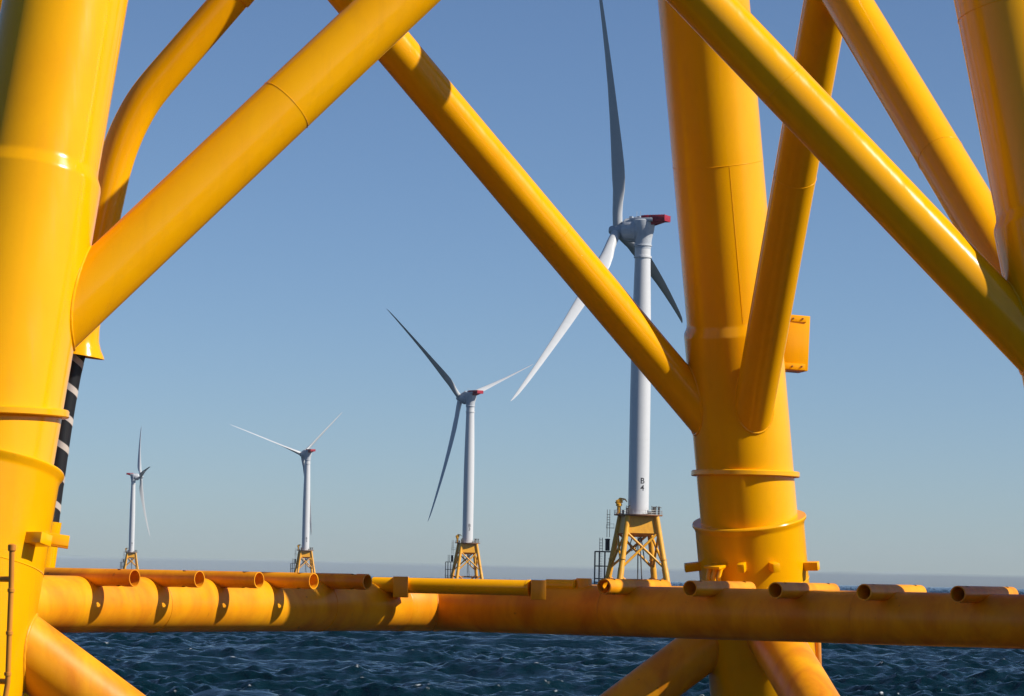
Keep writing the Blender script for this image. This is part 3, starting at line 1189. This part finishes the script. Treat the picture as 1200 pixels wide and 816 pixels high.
def turbine(hub_px, depth, psi, th0, Rb, tilt, cone, pitch, ch, label):
    """hub_px: picture position of the hub; psi: heading of the rotor axis; th0: blade angle; pitch: angle of the chord out of the rotor plane"""
    hub = at(*hub_px, depth)
    axd = Vector((math.sin(psi), math.cos(psi), 0))
    pos = Vector((hub.x, hub.y, 0)) - axd * HUB_OVER
    t = empty('wind_turbine', (pos.x, pos.y, 0))
    tag(t, label, 'wind turbine', 'row of offshore wind turbines')
    I = Matrix.Identity(4)
    jk = mesh_obj('transition_piece', JM['transition_piece'], t, I)
    for k in 'LRMN':
        mesh_obj('leg', JM['leg' + k], jk, I)
    for a, b in (('L', 'R'), ('R', 'M'), ('M', 'N'), ('N', 'L')):
        for p, q in ((a, b), (b, a)):
            mesh_obj('brace', JM['brace' + p + q], jk, I)
            mesh_obj('brace', JM['low' + p + q], jk, I)
    mesh_obj('horizontal_beam', JM['hbLM'], jk, I)
    mesh_obj('horizontal_beam', JM['hbRN'], jk, I)
    mesh_obj('conduit', JM['conduit'], jk, I)
    bl = mesh_obj('boat_landing', JM['boat_landing'], t, I)
    mesh_obj('tank', JM['tank'], bl, I)
    dk = mesh_obj('deck', JM['deck'], t, I)
    mesh_obj('railing', JM['railing'], dk, I)
    mesh_obj('crane', JM['crane'], dk, I)
    for me_ in JM['cabinets']: mesh_obj('cabinet', me_, dk, I)
    for me_ in JM['masts']: mesh_obj('mast', me_, dk, I)
    hz = hub.z
    tw = mesh_obj('tower', JM['tower'], t, I)
    s = (hz - 5.0 - 22.62) / 71.5
    tw.matrix_local = Matrix.Translation((0, 0, 22.62)) @ Matrix.Diagonal((1, 1, s, 1)) @ Matrix.Translation((0, 0, -22.62))
    for c, z in zip(ch, (31.0, 29.1)):
        me = text_on_tower(c, 2.2, 2.8, z, R(18), t)
        mesh_obj('marking', me, tw, tw.matrix_local.inverted())
    rz = Matrix.Translation((0, 0, hz)) @ Matrix.Rotation(math.pi / 2 - psi, 4, 'Z')
    nc = mesh_obj('nacelle', JM['nacelle'], t, rz)
    mesh_obj('hoist_platform', JM['hoist_platform'], nc, Matrix.Identity(4))
    # rotor
    ax = Vector((math.sin(psi) * math.cos(tilt), math.cos(psi) * math.cos(tilt), math.sin(tilt)))
    up = Vector((-math.sin(psi) * math.sin(tilt), -math.cos(psi) * math.sin(tilt), math.cos(tilt)))
    si = up.cross(ax)
    hl = Vector((axd.x * HUB_OVER, axd.y * HUB_OVER, hz))
    mh = Matrix.Translation(hl) @ Matrix((ax, ax.cross(up) * -1, up)).transposed().to_4x4()
    y_ = up.cross(ax)
    mh = Matrix.Translation(hl) @ Matrix((ax, y_, up)).transposed().to_4x4()
    hb = mesh_obj('hub', JM['hub'], t, mh)
    tmp = blade_mesh(-math.sin(pitch), -math.cos(pitch)).build('blade', M_BLD, None, 60)
    BLADE = tmp.data
    bpy.data.objects.remove(tmp)
    for k in range(3):
        th = th0 + k * 2 * math.pi / 3
        r = up * math.cos(th) + si * math.sin(th)
        r = (r + ax * cone).normalized()
        tg = -up * math.sin(th) + si * math.cos(th)
        # trailing edge: in the rotor plane turned downwind by the blade pitch
        te = tg * math.cos(pitch) - ax * math.sin(pitch)
        te = (te - r * te.dot(r)).normalized()
        yv = r.cross(te).normalized()              # local +Y (Z x X)
        sc = Rb / 75.0
        mbm = Matrix((te, yv, r)).transposed().to_4x4()
        o = mesh_obj('blade', BLADE, t, Matrix.Translation(hl + r * 1.2) @ mbm @ Matrix.Diagonal((1, 1, sc * (75 - 1.2) / 75, 1)))
    return t


turbine((724.0, 270.3), 857, R(-66.6), R(134.1), 72.2, 0.06, 0.01, R(68), 'B4', 'nearest white turbine, beside the right-hand yellow leg, tower marked B 4')
turbine((539.6, 466.8), 1658, R(-46.7), R(-70.7), 66.8, 0.04, 0.04, R(93), 'B3', 'second nearest white turbine, standing alone under the middle of the diagonal brace')
turbine((354.2, 532.7), 2424, R(-38.2), R(-51.9), 62.5, -0.2, 0.09, R(50), 'B2', 'third nearest turbine, two blades spread in a wide V above its tower')
turbine((165.1, 559.2), 3166, R(80.3), R(-82.8), 65.3, 0.10, 0.03, R(54), 'B1', 'smallest farthest turbine beside the left leg, one blade pointing straight up')

# ------------------------------------------------------------------ low fog bank lying on the far horizon
def fog_bank():
    bm = bmesh.new()
    n = 500
    rnd = random.Random(3)
    ph = [(rnd.uniform(0, 6.28), rnd.uniform(2, 60), rnd.uniform(0.2, 1)) for _ in range(14)]
    rad, thick = 17500.0, 900.0
    cols = []
    for i in range(n + 1):
        a = R(-60) + R(120) * i / n
        h = 90 + sum(math.sin(a * f * 5 + p) * w for p, f, w in ph) * 1.8
        prof = [(0, -40), (0, 0), (0, h * 0.5), (8, h * 0.8), (60, h), (thick, h * 0.9), (thick, -40)]
        cols.append([bm.verts.new((math.sin(a) * (rad + dr), math.cos(a) * (rad + dr), z)) for dr, z in prof])
    for a, b in zip(cols, cols[1:]):
        for k in range(7):
            bm.faces.new((a[k], a[(k + 1) % 7], b[(k + 1) % 7], b[k]))
    bm.faces.new(cols[0]); bm.faces.new(list(reversed(cols[-1])))
    mb = MB(); mb.bm.free(); mb.bm = bm
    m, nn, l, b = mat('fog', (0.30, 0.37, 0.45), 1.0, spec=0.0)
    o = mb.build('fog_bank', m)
    g = nn.new('ShaderNodeNewGeometry')
    sx = nn.new('ShaderNodeSeparateXYZ')
    l.new(g.outputs['Position'], sx.inputs[0])
    mp = nn.new('ShaderNodeMapping')
    mp.inputs['Scale'].default_value = (0.0012, 0.0012, 0.022)
    l.new(g.outputs['Position'], mp.inputs['Vector'])
    no = nn.new('ShaderNodeTexNoise')
    no.inputs['Scale'].default_value = 1.0
    no.inputs['Detail'].default_value = 5
    l.new(mp.outputs['Vector'], no.inputs['Vector'])
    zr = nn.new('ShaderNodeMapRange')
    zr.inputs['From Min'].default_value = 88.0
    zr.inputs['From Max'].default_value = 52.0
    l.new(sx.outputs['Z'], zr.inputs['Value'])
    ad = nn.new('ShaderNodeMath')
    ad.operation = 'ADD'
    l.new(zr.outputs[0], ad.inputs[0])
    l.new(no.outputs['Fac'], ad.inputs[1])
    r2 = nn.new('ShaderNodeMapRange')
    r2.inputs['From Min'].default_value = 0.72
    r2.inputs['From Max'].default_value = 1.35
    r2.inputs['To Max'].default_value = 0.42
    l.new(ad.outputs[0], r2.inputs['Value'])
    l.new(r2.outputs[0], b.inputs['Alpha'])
    tag(o, 'low pale blue fog bank lying along the far horizon', 'fog', kind='structure')


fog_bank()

# ------------------------------------------------------------------ sea air
m = MB()
m.box((0, 0, 88.0), (16500, 0, 0), (0, 16500, 0), (0, 0, 100.0))
hm = bpy.data.materials.new('sea_haze')
hm.use_nodes = True
hn = hm.node_tree.nodes
hn.clear()
ho = hn.new('ShaderNodeOutputMaterial')
hv = hn.new('ShaderNodeVolumePrincipled')
hv.inputs['Color'].default_value = (0.86, 0.91, 1.0, 1)
hv.inputs['Density'].default_value = 0.000018
hv.inputs['Anisotropy'].default_value = 0.2
hm.node_tree.links.new(hv.outputs[0], ho.inputs['Volume'])
hz_ = m.build('haze', hm)
tag(hz_, 'thin pale sea haze lying over the water between the turbines', 'haze', kind='stuff')
